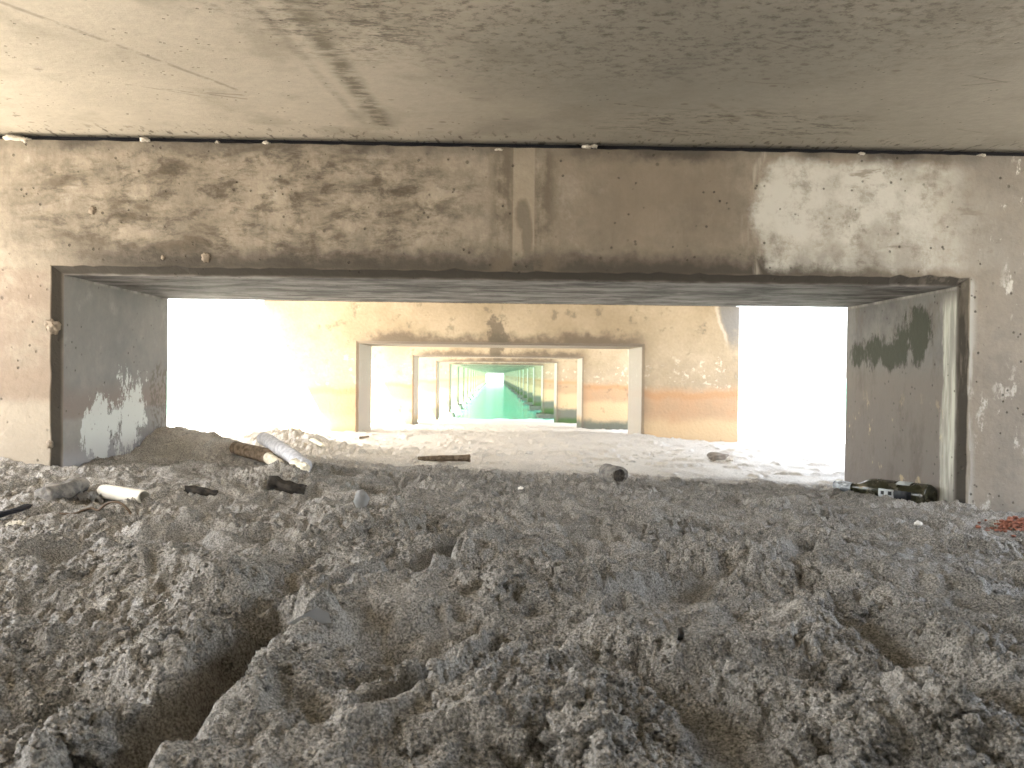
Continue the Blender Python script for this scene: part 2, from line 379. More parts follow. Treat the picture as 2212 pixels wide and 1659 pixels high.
    c = g.mix(c, (0.34, 0.34, 0.36), left * g.ss(zz, 0.99, 0.93) * 0.7)  # pale bluish foot: sky bounce put into the colour
    bl = (g.noise(g.vmul(p, (1, 1, 0.6)), 14, 7, 0.78))
    lime = g.mx(g.ell(y, z, 0.26, 1.02, 0.11, 0.09, bl, 10.0, 0.2), g.ell(y, z, 0.46, 1.05, 0.11, 0.13, bl, 10.0, 0.2))
    c = g.mix(c, (0.55, 0.56, 0.54), left * lime * 0.9)
    c = g.mix(c, (0.12, 0.10, 0.085), left * g.ell(y, z, 0.70, 1.10, 0.09, 0.13, bl, 2.5, 0.3) * g.ss(n3, 0.45, 0.55) * 0.7)
    c = g.mix(c, (0.165, 0.145, 0.13), right * g.ss(zz, 1.28, 1.18) * 0.8)
    c = g.mix(c, (0.12, 0.105, 0.09), right * g.ss(g.noise(g.vmul(p, (1, 1, 0.5)), 9, 7, 0.72), 0.50, 0.66) * 0.7)
    rn = g.noise(g.vmul(p, (1, 1, 0.5)), 12, 7, 0.75)
    mo = g.mx(g.ell(y, z, 0.27, 1.355, 0.11, 0.075, rn, 8.0, 0.45), g.ell(y, z, 0.50, 1.29, 0.26, 0.05, rn, 9.0, 0.6))
    c = g.mix(c, (0.045, 0.048, 0.035), right * mo * 0.92)
    c = g.mix(c, (0.42, 0.34, 0.22), right * g.ss(g.noise(g.vmul(p, (1, 1, 0.6)), 13, 5, 0.7), 0.60, 0.67) * g.ss(zz, 1.18, 1.05) * 0.8)
    streak = g.ss(y + (g.noise(g.vmul(p, (1, 1, 0.35)), 16, 5) - 0.5) * 0.10, 0.105, 0.085) * g.ss(z, 1.47, 1.40)
    c = g.mix(c, (0.50, 0.50, 0.44), right * streak * (0.35 + 0.65 * g.ss(vs, 0.40, 0.60)) * 0.9)
    # ---- soffit, long grey smears
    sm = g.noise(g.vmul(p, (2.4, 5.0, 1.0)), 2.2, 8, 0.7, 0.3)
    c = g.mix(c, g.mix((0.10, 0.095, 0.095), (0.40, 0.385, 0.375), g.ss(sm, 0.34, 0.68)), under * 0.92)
    # ---- dark chamfer
    cham = g.ss(y, 0.0008, 0.003) * (1.0 - jamb)
    lo = 0.94 - 0.35 * g.ss(x, 1.2, 1.3) * g.ss(vs, 0.52, 0.62)
    c = g.mix(c, (0.052, 0.047, 0.04), cham * lo)
    pt = pits(g, p, 38)
    c = g.mix(c, (0.05, 0.042, 0.035), pt * 0.65)
    bp = g.ss(g.vor(p, 19), 0.11, 0.06) * g.ss(g.noise(p, 6, 2), 0.55, 0.62)
    c = g.mix(c, (0.07, 0.058, 0.045), bp * 0.5)
    g.bump(n3 * 0.6 + n2 * 0.6 - pt * 0.9 - bp * 0.8, 0.006, 0.7)
    return g.done(c, 0.88)
M_NEAR = first_bent_mat()

def far_bent_mat():
    g = G('tidemarked_concrete'); p0 = g.obj(); loc = g.oloc(); p = g.vadd(p0, g.vmul(loc, (0, 1.37, 0))); x, y, z = g.sep(p0)
    n1 = g.noise(p, 2.4, 5, 0.6); n2 = g.noise(p, 9, 6, 0.65); n3 = g.noise(p, 40, 3, 0.6)
    front = g.ss(y, 0.06, 0.03); jamb = g.ss(y, 0.018, 0.028)
    c = g.mix((0.205, 0.165, 0.112), (0.27, 0.225, 0.162), g.ss(n1, 0.3, 0.7))
    c = g.mul(c, 0.85 + n3 * 0.3)
    zz = z + (n1 - 0.5) * 0.16 + (n2 - 0.5) * 0.06
    # flaky grey belt above the orange tide belt
    belt = g.ss(zz, 1.02, 1.10) * g.ss(zz, 1.42, 1.32)
    c = g.mix(c, (0.22, 0.18, 0.13), belt * g.ss(n2, 0.44, 0.62) * 0.75)
    c = g.mix(c, (0.58, 0.53, 0.44), belt * g.ss(g.noise(p, 13, 5, 0.7), 0.57, 0.66) * 0.5)
    c = g.mix(c, (0.29, 0.185, 0.11), g.ss(zz, 1.14, 1.04) * g.ss(zz, 0.45, 0.6) * (0.55 + 0.45 * g.ss(n1, 0.35, 0.6)))
    c = g.mix(c, (0.27, 0.15, 0.075), g.ss(g.math('ABSOLUTE', zz - 1.03), 0.05, 0.01) * 0.55)
    c = g.mix(c, (0.42, 0.32, 0.19), g.ss(zz, 0.86, 0.74) * g.ss(zz, 0.40, 0.5) * 0.6)
    c = g.mix(c, (0.085, 0.095, 0.075), g.ss(zz, 0.54, 0.44) * (0.35 + 0.65 * g.ss(x, -0.5, 0.5)) * 0.9)
    c = g.mix(c, (0.045, 0.085, 0.024), g.ss(zz, 0.34, 0.22) * g.ss(x, -0.5, 0.5) * 0.9)
    c = g.mix(c, (0.02, 0.045, 0.02), g.ss(zz, 0.20, 0.06) * 0.85)
    # mould above the opening
    e = z - ZT - CH + (g.noise(p, 6, 6, 0.7) - 0.5) * 0.30 + (n1 - 0.5) * 0.12
    c = g.mix(c, (0.075, 0.06, 0.045), g.ss(e, 0.11, 0.0) * g.ss(x, -1.3, -1.05) * g.ss(x, 1.5, 1.2) * front * 0.85)
    c = g.mix(c, (0.07, 0.06, 0.045), g.ell(x + (n1 - 0.5) * 0.3, z, 0.05, 1.60, 0.10, 0.16, g.noise(p, 7, 6, 0.75), 7.0, 0.6) * front * 0.8)
    c = g.mix(c, (0.10, 0.085, 0.06), g.ss(g.noise(p, 6.5, 5, 0.7), 0.58, 0.68) * front * 0.6)
    # dark blue-grey patch with a pale edge by the outer right corner
    r = x + (n1 - 0.5) * 0.25 + (z - 1.6) * 0.25
    c = g.mix(c, (0.085, 0.09, 0.095), g.ss(r, 2.06, 2.14) * g.ss(z + (n2 - 0.5) * 0.35, 1.40, 1.66) * front * 0.8)
    c = g.mix(c, (0.45, 0.43, 0.38), g.ss(g.math('ABSOLUTE', r - 2.08), 0.03, 0.004) * g.ss(z, 1.45, 1.60) * front * 0.3)
    inside = jamb * g.ss(z, ZT + 0.01, ZT - 0.01)
    c = g.mix(c, (0.36, 0.34, 0.31), inside * g.ss(zz, 0.5, 0.6) * 0.75)
    cham = g.ss(y, 0.0008, 0.003) * (1.0 - jamb)
    c = g.mix(c, (0.13, 0.11, 0.09), cham * 0.6)
    g.bump(n3 + n2 * 0.6, 0.008, 0.6)
    return g.done(c, 0.9)
M_FAR = far_bent_mat()

def deck_mat():
    g = G('deck_soffit_concrete'); p = g.pos(); x, y, z = g.sep(p)
    n1 = g.noise(p, 2.0, 4, 0.6); n2 = g.noise(g.vmul(p, (1.0, 2.4, 1)), 16, 6, 0.68); n3 = g.noise(p, 60, 4, 0.65)
    c = g.mix((0.45, 0.405, 0.335), (0.54, 0.487, 0.405), g.ss(n1, 0.3, 0.7))
    c = g.mix(c, (0.27, 0.24, 0.19), g.ss(g.noise(p, 5.5, 4), 0.5, 0.7) * 0.45)
    c = g.mul(c, 0.90 + n3 * 0.2)
    green = g.ell(x, y, 0.35, 1.75, 0.45, 0.3, n1, 1.0, 0.7)
    c = g.mix(c, (0.20, 0.19, 0.165), g.ss(x + (n1 - 0.5) * 0.8, -0.45, 0.35) * 0.6)  # mould tint plus light fading to the right, put into the colour
    c = g.mix(c, (0.19, 0.183, 0.16), green * 0.4)
    c = g.mul(c, 0.78 + g.noise(g.vmul(p, (1, 1.5, 1)), 24, 8, 0.78) * 0.44)
    reg = g.ell(x, y, 0.25, 1.30, 0.85, 0.55, n1, 1.4, 0.7)
    c = g.mix(c, (0.085, 0.075, 0.06), g.ss(g.noise(g.vmul(p, (1, 1.3, 1)), 42, 8, 0.74), 0.47, 0.66) * reg * 0.7)
    reg2 = g.mx(g.ell(x, y, -0.30, 1.58, 0.16, 0.20, n1, 1.2, 0.7), g.ell(x, y, 0.62, 2.18, 0.35, 0.12, n1, 1.4, 0.7))
    c = g.mix(c, (0.10, 0.09, 0.075), g.ss(g.noise(g.vmul(p, (1.0, 3.0, 1)), 20, 6, 0.7), 0.50, 0.62) * reg2 * 0.7)
    j = (g.noise(p, 9, 3) - 0.5) * 0.03
    xj = x + j
    c = g.mix(c, (0.19, 0.17, 0.13), (0.25 + 0.75 * g.ss(n2, 0.38, 0.6)) * g.mx(g.line(xj, y, (-0.385, 1.35), (-0.305, 2.26), 0.024, 0.8) * 0.95, g.line(xj, y, (-0.45, 1.5), (-0.36, 2.24), 0.010, 0.9) * 0.4))
    rnd = random.Random(4)
    L = [((-0.92, 1.52), (-0.62, 1.98), 0.006), ((-0.72, 2.0), (-0.55, 2.02), 0.004), ((-0.80, 1.98), (-0.62, 2.04), 0.004), ((-0.88, 1.95), (-0.72, 2.03), 0.003),
         ((1.06, 1.86), (1.28, 1.80), 0.003), ((1.02, 1.79), (1.18, 1.85), 0.003), ((0.52, 2.02), (0.64, 2.14), 0.010)]
    for k in range(9):
        ax, ay = rnd.uniform(-0.2, 1.3), rnd.uniform(1.55, 2.3); an = rnd.uniform(-0.5, 0.5)
        l = rnd.uniform(0.05, 0.16); L.append(((ax, ay), (ax + l * math.cos(an), ay + l * math.sin(an)), rnd.uniform(0.0015, 0.004)))
    sc_ = None
    for a, b, hw in L:
        s = g.line(xj, y + j, a, b, hw, 0.7); sc_ = s if sc_ is None else g.mx(sc_, s)
    c = g.mix(c, (0.13, 0.11, 0.085), sc_ * g.ss(g.noise(p, 28, 3), 0.38, 0.55) * 0.45)
    near = g.ss(y, 2.24, 2.34)
    c = g.mix(c, (0.12, 0.10, 0.08), near * g.ss(g.noise(g.vmul(p, (3, 1, 1)), 22, 4), 0.56, 0.66) * 0.8)
    spots = g.ss(g.vor(g.vmul(p, (1, 1.6, 1)), 11), 0.16, 0.07) * g.ss(g.noise(p, 4.4, 2), 0.55, 0.62)
    c = g.mix(c, (0.15, 0.125, 0.10), spots * 0.6)
    pt = pits(g, p, 45)
    c = g.mix(c, (0.08, 0.07, 0.055), pt * 0.5)
    g.bump(n3 * 0.5 + n2 * 0.4 - pt * 0.5, 0.004, 0.5)
    return g.done(c, 0.85)
M_DECK = deck_mat()
M_BLACK = plain('black_rubber', (0.012, 0.012, 0.016), 0.8)
M_MORTAR = plain('pale_mortar', (0.50, 0.46, 0.40), 0.9, 0.5, 60, 0.01)
M_FOOT = plain('weathered_footing', (0.10, 0.105, 0.085), 0.9, 0.8, 9, 0.02)

# ------------------------------------------------------------------ the setting: sand sheet and sea
def grow(a, b, s0, k):                                  # spacing grows by the factor k up to b
    out = [a]; s = s0
    while out[-1] < b: out.append(out[-1] + s); s *= k
    return out
half = [0.0]
while half[-1] < 1.5: half.append(half[-1] + 0.0012 + 0.0010 * min(1, half[-1] / 1.0))
half += grow(half[-1] + 0.004, 3.2, 0.006, 1.02) + grow(3.4, 600, 0.2, 1.25)
xs = np.array([-v for v in half[:0:-1]] + half)
ys = [0.48]
while ys[-1] < 3.4: ys.append(ys[-1] + 0.0017 * ys[-1])
ys += grow(ys[-1] + 0.01, 22, 0.012, 1.008)
ys += grow(ys[-1] + 0.2, 240, 0.3, 1.2)
ys = sorted([0.48 - v for v in grow(0.004, 400, 0.006, 1.06)] + ys)
ys = np.array(ys)
XX, YY = np.meshgrid(xs, ys)
ZZ = H(XX.ravel(), YY.ravel())
nx_, ny_ = len(xs), len(ys)
idx = np.arange(nx_ * ny_).reshape(ny_, nx_)
F = np.stack([idx[:-1, :-1].ravel(), idx[:-1, 1:].ravel(), idx[1:, 1:].ravel(), idx[1:, :-1].ravel()], 1)
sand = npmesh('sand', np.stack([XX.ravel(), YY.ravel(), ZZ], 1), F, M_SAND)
tag(sand, 'grey trampled beach sand under the pier', 'sand', kind='structure')
print('sand verts', nx_ * ny_)
del XX, YY, ZZ, F, idx

sea = meshobj('sea', [(-3000, 14, 0), (3000, 14, 0), (3000, 6000, 0), (-3000, 6000, 0)], [(0, 1, 2, 3)], M_WATER)
tag(sea, 'green sea water between the far pier legs', 'sea', kind='structure')

# loose clods of sand lying on the rough foreground (uncountable)
def ico(sub=2):
    bm = bmesh.new(); bmesh.ops.create_icosphere(bm, subdivisions=sub, radius=1.0)
    v = np.array([q.co[:] for q in bm.verts]); f = np.array([[q.index for q in t.verts] for t in bm.faces]); bm.free(); return v, f
def clods():
    rs = np.random.RandomState(3); iv, fi = ico(3); n = 9000
    y = np.exp(rs.uniform(math.log(0.52), math.log(3.0), n)); x = rs.uniform(-1, 1, n) * (0.25 + 0.66 * y)
    r = 0.0022 + 0.0075 * rs.rand(n) ** 4
    keep = fbm(x * 3.2 + 5, y * 3.2, 3, 12) > rs.uniform(-0.5, 0.25, n)
    for pl, hw, dep, rim in FURROWS: keep &= seg_dist(x, y, pl) > hw * 1.2
    x, y, r = x[keep], y[keep], r[keep]
    fx = rs.uniform(-1.6, 1.4, 420); fy = rs.uniform(3.0, 6.5, 420); fk = fbm(fx * 1.6, fy * 1.3, 2, 91) > 0.12
    x = np.append(x, fx[fk]); y = np.append(y, fy[fk]); r = np.append(r, (0.004 + 0.014 * rs.rand(420) ** 3)[fk])
    ty = np.exp(rs.uniform(math.log(0.52), math.log(2.3), 42000)); tx = rs.uniform(-1, 1, 42000) * (0.12 + 0.66 * ty)
    tk = fbm(tx * 9, ty * 9, 2, 92) > rs.uniform(-0.7, 0.35, 42000)
    tiny = len(x); x = np.append(x, tx[tk]); y = np.append(y, ty[tk]); r = np.append(r, (0.0011 + 0.0024 * rs.rand(42000) ** 2)[tk])
    big = [(1985, 1560, 0.030), (2040, 1610, 0.024), (1905, 1570, 0.018), (960, 1570, 0.020), (170, 1650, 0.02), (1270, 1640, 0.026), (1440, 1610, 0.015), (1990, 1600, 0.02), (1860, 1640, 0.022), (1180, 1500, 0.014)]
    for bx, by, br in big:
        q = on_z(bx, by, 0.875); x = np.append(x, q.x); y = np.append(y, q.y); r = np.append(r, br)
    z = H(x, y); V = []; Fs = []; off = 0; small = (iv, fi); huge = ico(5); grit = ico(2)
    for k in range(len(x)):
        iv, fi = (small if k < tiny else grit) if k < len(x) - len(big) else huge
        s = 1 + 0.34 * gnoise(iv[:, 0] * 1.3 + k * 7.7, iv[:, 1] * 1.3 + iv[:, 2] * 1.7, 5) + 0.22 * gnoise(iv[:, 0] * 3.3 + k, iv[:, 1] * 3.1 + iv[:, 2] * 3.7, 6) + 0.12 * gnoise(iv[:, 0] * 7.3 + k, iv[:, 1] * 7.1 + iv[:, 2] * 7.7, 7)
        v = iv * s[:, None] * r[k] * np.array([rs.uniform(0.8, 1.3), rs.uniform(0.8, 1.3), rs.uniform(0.6, 0.95)])
        if len(iv) > 1000:
            q = iv * r[k] * 900 / 6
            v = v * (1 + 0.16 * domes(q[:, 0] + q[:, 2] * 0.7, q[:, 1] - q[:, 2] * 0.7, 71, 0.8, 0.8) + 0.10 * domes(q[:, 0] * 2.3 + q[:, 2] * 1.7, q[:, 1] * 2.3 - q[:, 2] * 1.7, 72, 0.8, 0.8))[:, None]
        V.append(v + np.array([x[k], y[k], z[k] - (0.10 if r[k] < 0.012 else 0.30) * r[k]])); Fs.append(fi + off); off += len(iv)
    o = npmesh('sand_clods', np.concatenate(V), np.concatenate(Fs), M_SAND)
    tag(o, 'loose crumbly clods of sand scattered over the trampled foreground', 'sand clods', kind='stuff')
clods()

# ------------------------------------------------------------------ the pier
def build_bent(mat, name):
    rnd = random.Random(name + 'x')
    root = empty(name)
    jit = lambda a=0.0022: rnd.uniform(-a, a)
    B = THICK
    # cap beam
    V, Fc = [], []
    def add(*vs):
        i = len(V); V.extend(vs); return list(range(i, i + len(vs)))
    N = 90; rows = []
    for k in range(N + 1):
        t = k / N; e = 0 if k in (0, N) else 1
        xo = XL - CH + t * (XR - XL + 2 * CH); xi = XL + t * (XR - XL)
        chip = 0.007 * max(0, rnd.random() - 0.86) / 0.14
        rows.append(add((xo, 0, ZTOP + e * jit(0.002)), (xo, 0, ZT + CH + e * (jit() + chip)), (xi, CH + e * jit(), ZT), (xi, B, ZT), (xi, B, ZT + CH), (xo, B, ZTOP)))
    for a, b in zip(rows[:-1], rows[1:]):
        for j in range(5): Fc.append((a[j], b[j], b[j + 1], a[j + 1]))
    Fc.append((rows[0][0], rows[0][5], rows[-1][5], rows[-1][0])) if False else None
    for xa, xb, r0 in ((WL, XL - CH, 0), (XR + CH, WR, N)):
        q = add((xa, 0, ZT + CH), (xb, 0, ZT + CH), (xb, 0, ZTOP), (xa, 0, ZTOP), (xa, B, ZT + CH), (xb, B, ZT + CH), (xb, B, ZTOP), (xa, B, ZTOP))
        Fc += [(q[0], q[1], q[2], q[3]), (q[5], q[4], q[7], q[6]), (q[0], q[3], q[7], q[4]) if r0 == 0 else (q[1], q[5], q[6], q[2])]
    q = add((WL, 0, ZTOP), (WR, 0, ZTOP), (WR, B, ZTOP), (WL, B, ZTOP)); Fc.append(tuple(q))
    meshobj('cap_beam', V, Fc, mat, root)
    # legs
    for s, xi, xw in ((-1, XL, WL), (1, XR, WR)):
        V, Fc = [], []; M = 60; rows = []; zb = -1.2
        for k in range(M + 1):
            z = zb + (ZT - zb) * k / M; zo = zb + (ZT + CH - zb) * k / M; e = 0 if k == M else 1
            chip = 0.007 * max(0, rnd.random() - 0.86) / 0.14
            i = len(V)
            V += [(xi, B, z), (xi, CH + e * jit(), z), (xi + s * (CH + e * (jit() + chip)), 0, zo), (xw, 0, zo), (xw, B, zo)]
            rows.append(list(range(i, i + 5)))
        for a, b in zip(rows[:-1], rows[1:]):
            for j in range(5):
                f = (a[j], a[(j + 1) % 5], b[(j + 1) % 5], b[j]); Fc.append(f if s < 0 else f[::-1])
        meshobj('leg', V, Fc, mat, root)
    bx = [(WL + 0.02, 0.035, ZTOP), (WR - 0.02, 0.035, ZTOP), (WR - 0.02, B - 0.03, ZTOP), (WL + 0.02, B - 0.03, ZTOP)]
    bx += [(a, b, ZDECK - 0.001) for a, b, c in bx]; bx = [(a, b, c + (0.001 if k < 4 else 0)) for k, (a, b, c) in enumerate(bx)]
    meshobj('joint_filler', bx, [(0, 1, 5, 4), (1, 2, 6, 5), (2, 3, 7, 6), (3, 0, 4, 7), (4, 5, 6, 7)], M_BLACK, root)  # black strip added to keep light out of the deck gap
    return root
def footing(parent, s, k):                              # rough plinth round the foot of a leg
    rnd = random.Random(k * 3 + s)
    x0, x1 = (XR - 0.13, WR + 0.12) if s > 0 else (WL - 0.12, XL + 0.13)
    bm = bmesh.new(); bmesh.ops.create_cube(bm, size=1.0)
    bmesh.ops.subdivide_edges(bm, edges=bm.edges[:], cuts=3, use_grid_fill=True)
    for v in bm.verts:
        v.co = Vector((x0 + (v.co.x + 0.5) * (x1 - x0), -0.14 + (v.co.y + 0.5) * (THICK + 0.28), -1.2 + (v.co.z + 0.5) * (1.29 + 0.03 * (k % 3))))
        v.co += Vector((rnd.uniform(-1, 1), rnd.uniform(-1, 1), rnd.uniform(-1, 1))) * 0.022
    me = bpy.data.meshes.new('footing'); bm.to_mesh(me); bm.free(); me.materials.append(M_FOOT)
    o = bpy.data.objects.new('footing', me); col.objects.link(o); o.parent = parent
    return o
ORD = 'nearest second third fourth fifth sixth seventh eighth ninth tenth eleventh twelfth thirteenth fourteenth fifteenth sixteenth seventeenth eighteenth nineteenth twentieth twenty-first twenty-second twenty-third farthest'.split()
GRP = 'concrete portal bents carrying the pier deck'
first = build_bent(M_NEAR, 'pier_bent'); first.location = (0, Y1, 0)
tag(first, 'nearest concrete portal bent with whitewashed patch and mouldy beam, framing the whole view', 'pier bent', GRP)
proto = build_bent(M_FAR, 'pier_bent')
def copy_tree(o):
    c = o.copy(); col.objects.link(c)
    for ch in list(o.children):
        d = ch.copy(); col.objects.link(d); d.parent = c
    return c
LBL = {1: 'second concrete bent behind the nearest, a sunlit triangle on its left and orange tide stains',
       2: 'third concrete bent from the camera, standing on bright sand in the second bent opening',
       3: 'fourth concrete bent from the camera, green weed at the foot of its right leg'}
for k in range(1, NB):
    o = proto if k == 1 else copy_tree(proto)
    o.location = (0, Y1 + k * STEP, 0)
    lb = LBL.get(k) or ('farthest concrete bent, framing the small white patch of sky at the pier end' if k == NB - 1 else '%s concrete bent counted from the camera, standing in the green water' % ORD[k])
    tag(o, lb, 'pier bent', GRP)
    if k >= 4 or k == 3:
        footing(o, 1, k)
        if k > 3: footing(o, -1, k)
# lumps of mortar squeezed out of the joint and mud nests on the near bent
def lump(name, loc, size, mat, parent, seed, sub=3):
    iv, fi = ico(sub)
    s = 1 + 0.45 * gnoise(iv[:, 0] * 1.6 + seed * 9.1, iv[:, 1] * 1.6 + iv[:, 2] * 1.9, 3) + 0.25 * gnoise(iv[:, 0] * 4 + seed, iv[:, 1] * 4 + iv[:, 2] * 4.3, 4)
    v = iv * s[:, None] * np.array(size)
    o = npmesh(name, v, fi, mat); o.location = loc
    if parent: o.parent = parent
    return o
for k, (px, py, sx, sz) in enumerate([(28, 300, 0.030, 0.011), (55, 303, 0.012, 0.008), (312, 303, 0.014, 0.008), (575, 309, 0.010, 0.005), (1267, 317, 0.012, 0.006), (1283, 316, 0.010, 0.005), (1078, 324, 0.012, 0.004), (1860, 333, 0.010, 0.005), (470, 308, 0.006, 0.004), (2120, 336, 0.012, 0.005)]):
    q = on_y(px, py, Y1 + 0.004); lump('mortar_lump', (q.x, 0.006, min(q.z, ZDECK - 0.006)), (sx, 0.012, sz), M_MORTAR, first, k)
M_MUD = plain('dried_mud', (0.24, 0.20, 0.155), 0.95, 0.5, 90, 0.004)
for k, (px, py, r) in enumerate([(115, 706, 0.017), (104, 700, 0.010), (445, 556, 0.012), (352, 556, 0.006), (200, 455, 0.010), (108, 960, 0.010)]):
    q = on_y(px, py, Y1); lump('mud_nest', (q.x, 0.0, q.z), (r, r * 0.7, r * 1.15), M_MUD, first, k + 20)

y0, y1 = -6.0, Y1 + (NB - 1) * STEP + THICK + 0.1
dv = [(WL, y0, ZDECK), (WR, y0, ZDECK), (WR, y1, ZDECK), (WL, y1, ZDECK), (WL, y0, 2.35), (WR, y0, 2.35), (WR, y1, 2.35), (WL, y1, 2.35)]
deck = meshobj('pier_deck', dv, [(3, 2, 1, 0), (4, 5, 6, 7), (0, 1, 5, 4), (1, 2, 6, 5), (2, 3, 7, 6), (3, 0, 4, 7)], M_DECK)
tag(deck, 'long concrete deck slab overhead with dark mould and scratches on its underside', 'pier deck')

# ------------------------------------------------------------------ flotsam
def log_mesh(name, a, b, r0, r1, mat, parent=None, seed=0, rough=0.12, bend=0.0, flat=1.0, seg=28, rings=26, hollow=False):
    """knobbly round timber from a to b"""
    a, b = Vector(a), Vector(b); ax = (b - a); L = ax.length; ax.normalize()
    up = Vector((0, 0, 1)); sx = ax.cross(up).normalized(); uz = sx.cross(ax).normalized()
    th = np.linspace(0, 2 * np.pi, seg, endpoint=False); V = []
    prof = [(0.0, 0.0), (0.0, 0.6), (0.0, 0.93)] + [(t, 1.0) for t in np.linspace(0.012, 0.988, rings)] + [(1.0, 0.93), (1.0, 0.6), (1.0, 0.0)]
    for t, k in prof:
        r = (r0 + (r1 - r0) * t) * k
        nn = 1 + rough * gnoise(np.cos(th) * 1.1 + seed * 5.3 + t * L * 9, np.sin(th) * 1.1 + t * 3.1, 51) + rough * 0.5 * gnoise(np.cos(th) * 3.5 + seed, np.sin(th) * 3.5 + t * L * 40, 52)
        end = 0.25 * r0 * gnoise(np.cos(th) * k * 1.5 + seed * 3, np.sin(th) * k * 1.5 + t * 7, 53) * (1 if t in (0.0, 1.0) else 0)
        off = bend * (4 * t * (1 - t)) + 0.3 * r0 * gnoise(np.array([t * 4 + seed * 2.7]), np.array([0.5]), 54)[0]
        for i in range(seg):
            c = a + ax * (t * L + end[i]) + sx * (r * nn[i] * math.cos(th[i]) + off) + uz * (r * nn[i] * math.sin(th[i]) * flat)
            V.append(c)
    Fq = []
    for j in range(len(prof) - 1):
        for i in range(seg):
            Fq.append((j * seg + i, (j + 1) * seg + i, (j + 1) * seg + (i + 1) % seg, j * seg + (i + 1) % seg))
    return meshobj(name, V, Fq, mat, parent, smooth=True)
def wood(name, c1, c2, rough=0.8):
    g = G(name); p = g.pos(); n = g.noise(p, 60, 5, 0.65); m = g.noise(p, 14, 4)
    c = g.mix(c1, c2, g.ss(n, 0.35, 0.65)); c = g.mul(c, 0.7 + m * 0.6); g.bump(n, 0.004, 0.8)
    return g.done(c, rough)
W_BROWN = wood('brown_driftwood', (0.10, 0.075, 0.05), (0.24, 0.19, 0.14))
W_DARK = wood('black_driftwood', (0.022, 0.02, 0.018), (0.07, 0.06, 0.05))
W_PALE = wood('bleached_wood', (0.42, 0.43, 0.47), (0.66, 0.67, 0.70))
W_CREAM = wood('cream_wood', (0.62, 0.57, 0.44), (0.78, 0.74, 0.62))
W_GREY = wood('sandy_grey_log', (0.12, 0.115, 0.11), (0.26, 0.245, 0.22))
def gz(p, dz): return Vector((p.x, p.y, p.z + dz))
def at_depth(px, py, y): return on_y(px, py, y)
# crossed pieces by the left mound
ya = ground(520, 985).y; a = at_depth(507, 967, ya); b = at_depth(598, 990, ya - 0.12)
tag(log_mesh('driftwood_log', a, b, 0.022, 0.027, W_BROWN, seed=1, rough=0.08), 'brown driftwood log with a tapered end, crossed by the bleached white one', 'log', 'driftwood on the sand')
a = at_depth(568, 947, ya + 0.05); b = at_depth(662, 1008, ya - 0.42)
tag(log_mesh('driftwood_log', a, b, 0.023, 0.022, W_PALE, seed=2, rough=0.07), 'bleached bluish white log leaning down over the brown one', 'log', 'driftwood on the sand')
a = at_depth(578, 988, ya - 0.20); b = at_depth(606, 1004, ya - 0.30)
tag(log_mesh('wood_chunk', a, b, 0.017, 0.015, W_CREAM, seed=3, rough=0.22), 'short broken cream wood chunk under the bleached white log', 'wood chunk')
a = at_depth(636, 1000, ya - 0.40); b = at_depth(664, 1012, ya - 0.46)
tag(log_mesh('wood_chunk', a, b, 0.014, 0.012, W_CREAM, seed=13, rough=0.25), 'pale splintered wood chunk at the lower end of the bleached log', 'wood chunk')
a = ground(675, 957); b = ground(697, 968)
tag(log_mesh('wood_chip', gz(a, 0.012), gz(b, 0.006), 0.016, 0.012, W_CREAM, seed=4, flat=0.5), 'small white wood chip on the crumbly mound right of the crossed logs', 'wood chip')
a = at_depth(903, 998, 3.62); b = at_depth(1016, 993, 3.62); za = hz((a.x + b.x) / 2, 3.62)
a.z = za + 0.013; b.z = za + 0.018
tag(log_mesh('driftwood_stick', a, b, 0.011, 0.016, W_BROWN, seed=5, rough=0.15, rings=40), 'lone brown driftwood stick lying on the smooth white sand', 'stick')
a = ground(776, 949); b = ground(797, 947)
tag(log_mesh('twig', gz(a, 0.008), gz(b, 0.008), 0.010, 0.006, W_BROWN, seed=6), 'short brown twig on the bright sand in front of the second bent', 'twig')
p = ground(1332, 1046)
lg = log_mesh('log_stub', (p.x - 0.02, p.y + 0.075, p.z + 0.022), (p.x + 0.006, p.y, p.z + 0.022), 0.027, 0.026, W_GREY, seed=7, rough=0.10)
tag(lg, 'short sandy log stub end-on at the edge of the bright sand', 'log stub')
n_ = Vector((0.026, -0.075, 0)).normalized(); cpt = Vector((p.x + 0.006, p.y, p.z + 0.022)) + n_ * 0.004
log_mesh('rotten_core', cpt - n_ * 0.01, cpt + n_ * 0.003, 0.019, 0.018, W_DARK, lg, seed=8, rough=0.2, rings=4)
a = ground(578, 1052); b = ground(658, 1068)
tag(log_mesh('driftwood_log', gz(a, 0.008), gz(b, 0.002), 0.017, 0.011, W_DARK, seed=9, rough=0.5), 'black charred driftwood log half buried right of the smooth sand mound', 'log', 'driftwood on the sand')
a = ground(400, 1062); b = ground(470, 1064)
tag(log_mesh('driftwood_log', gz(a, -0.001), gz(b, -0.003), 0.012, 0.007, W_DARK, seed=19, rough=0.5), 'thin dark strip in place of a shadow at the foot of the smooth sand mound', 'log', 'driftwood on the sand')  # dark piece modelled where only a thin shadow lies
a = ground(92, 1078); b = ground(175, 1062)
tag(log_mesh('driftwood_log', gz(a, 0.004), gz(b, 0.010), 0.022, 0.019, W_GREY, seed=10, rough=0.18), 'grey sand crusted log in front of the dark left edge of the opening', 'log', 'driftwood on the sand')
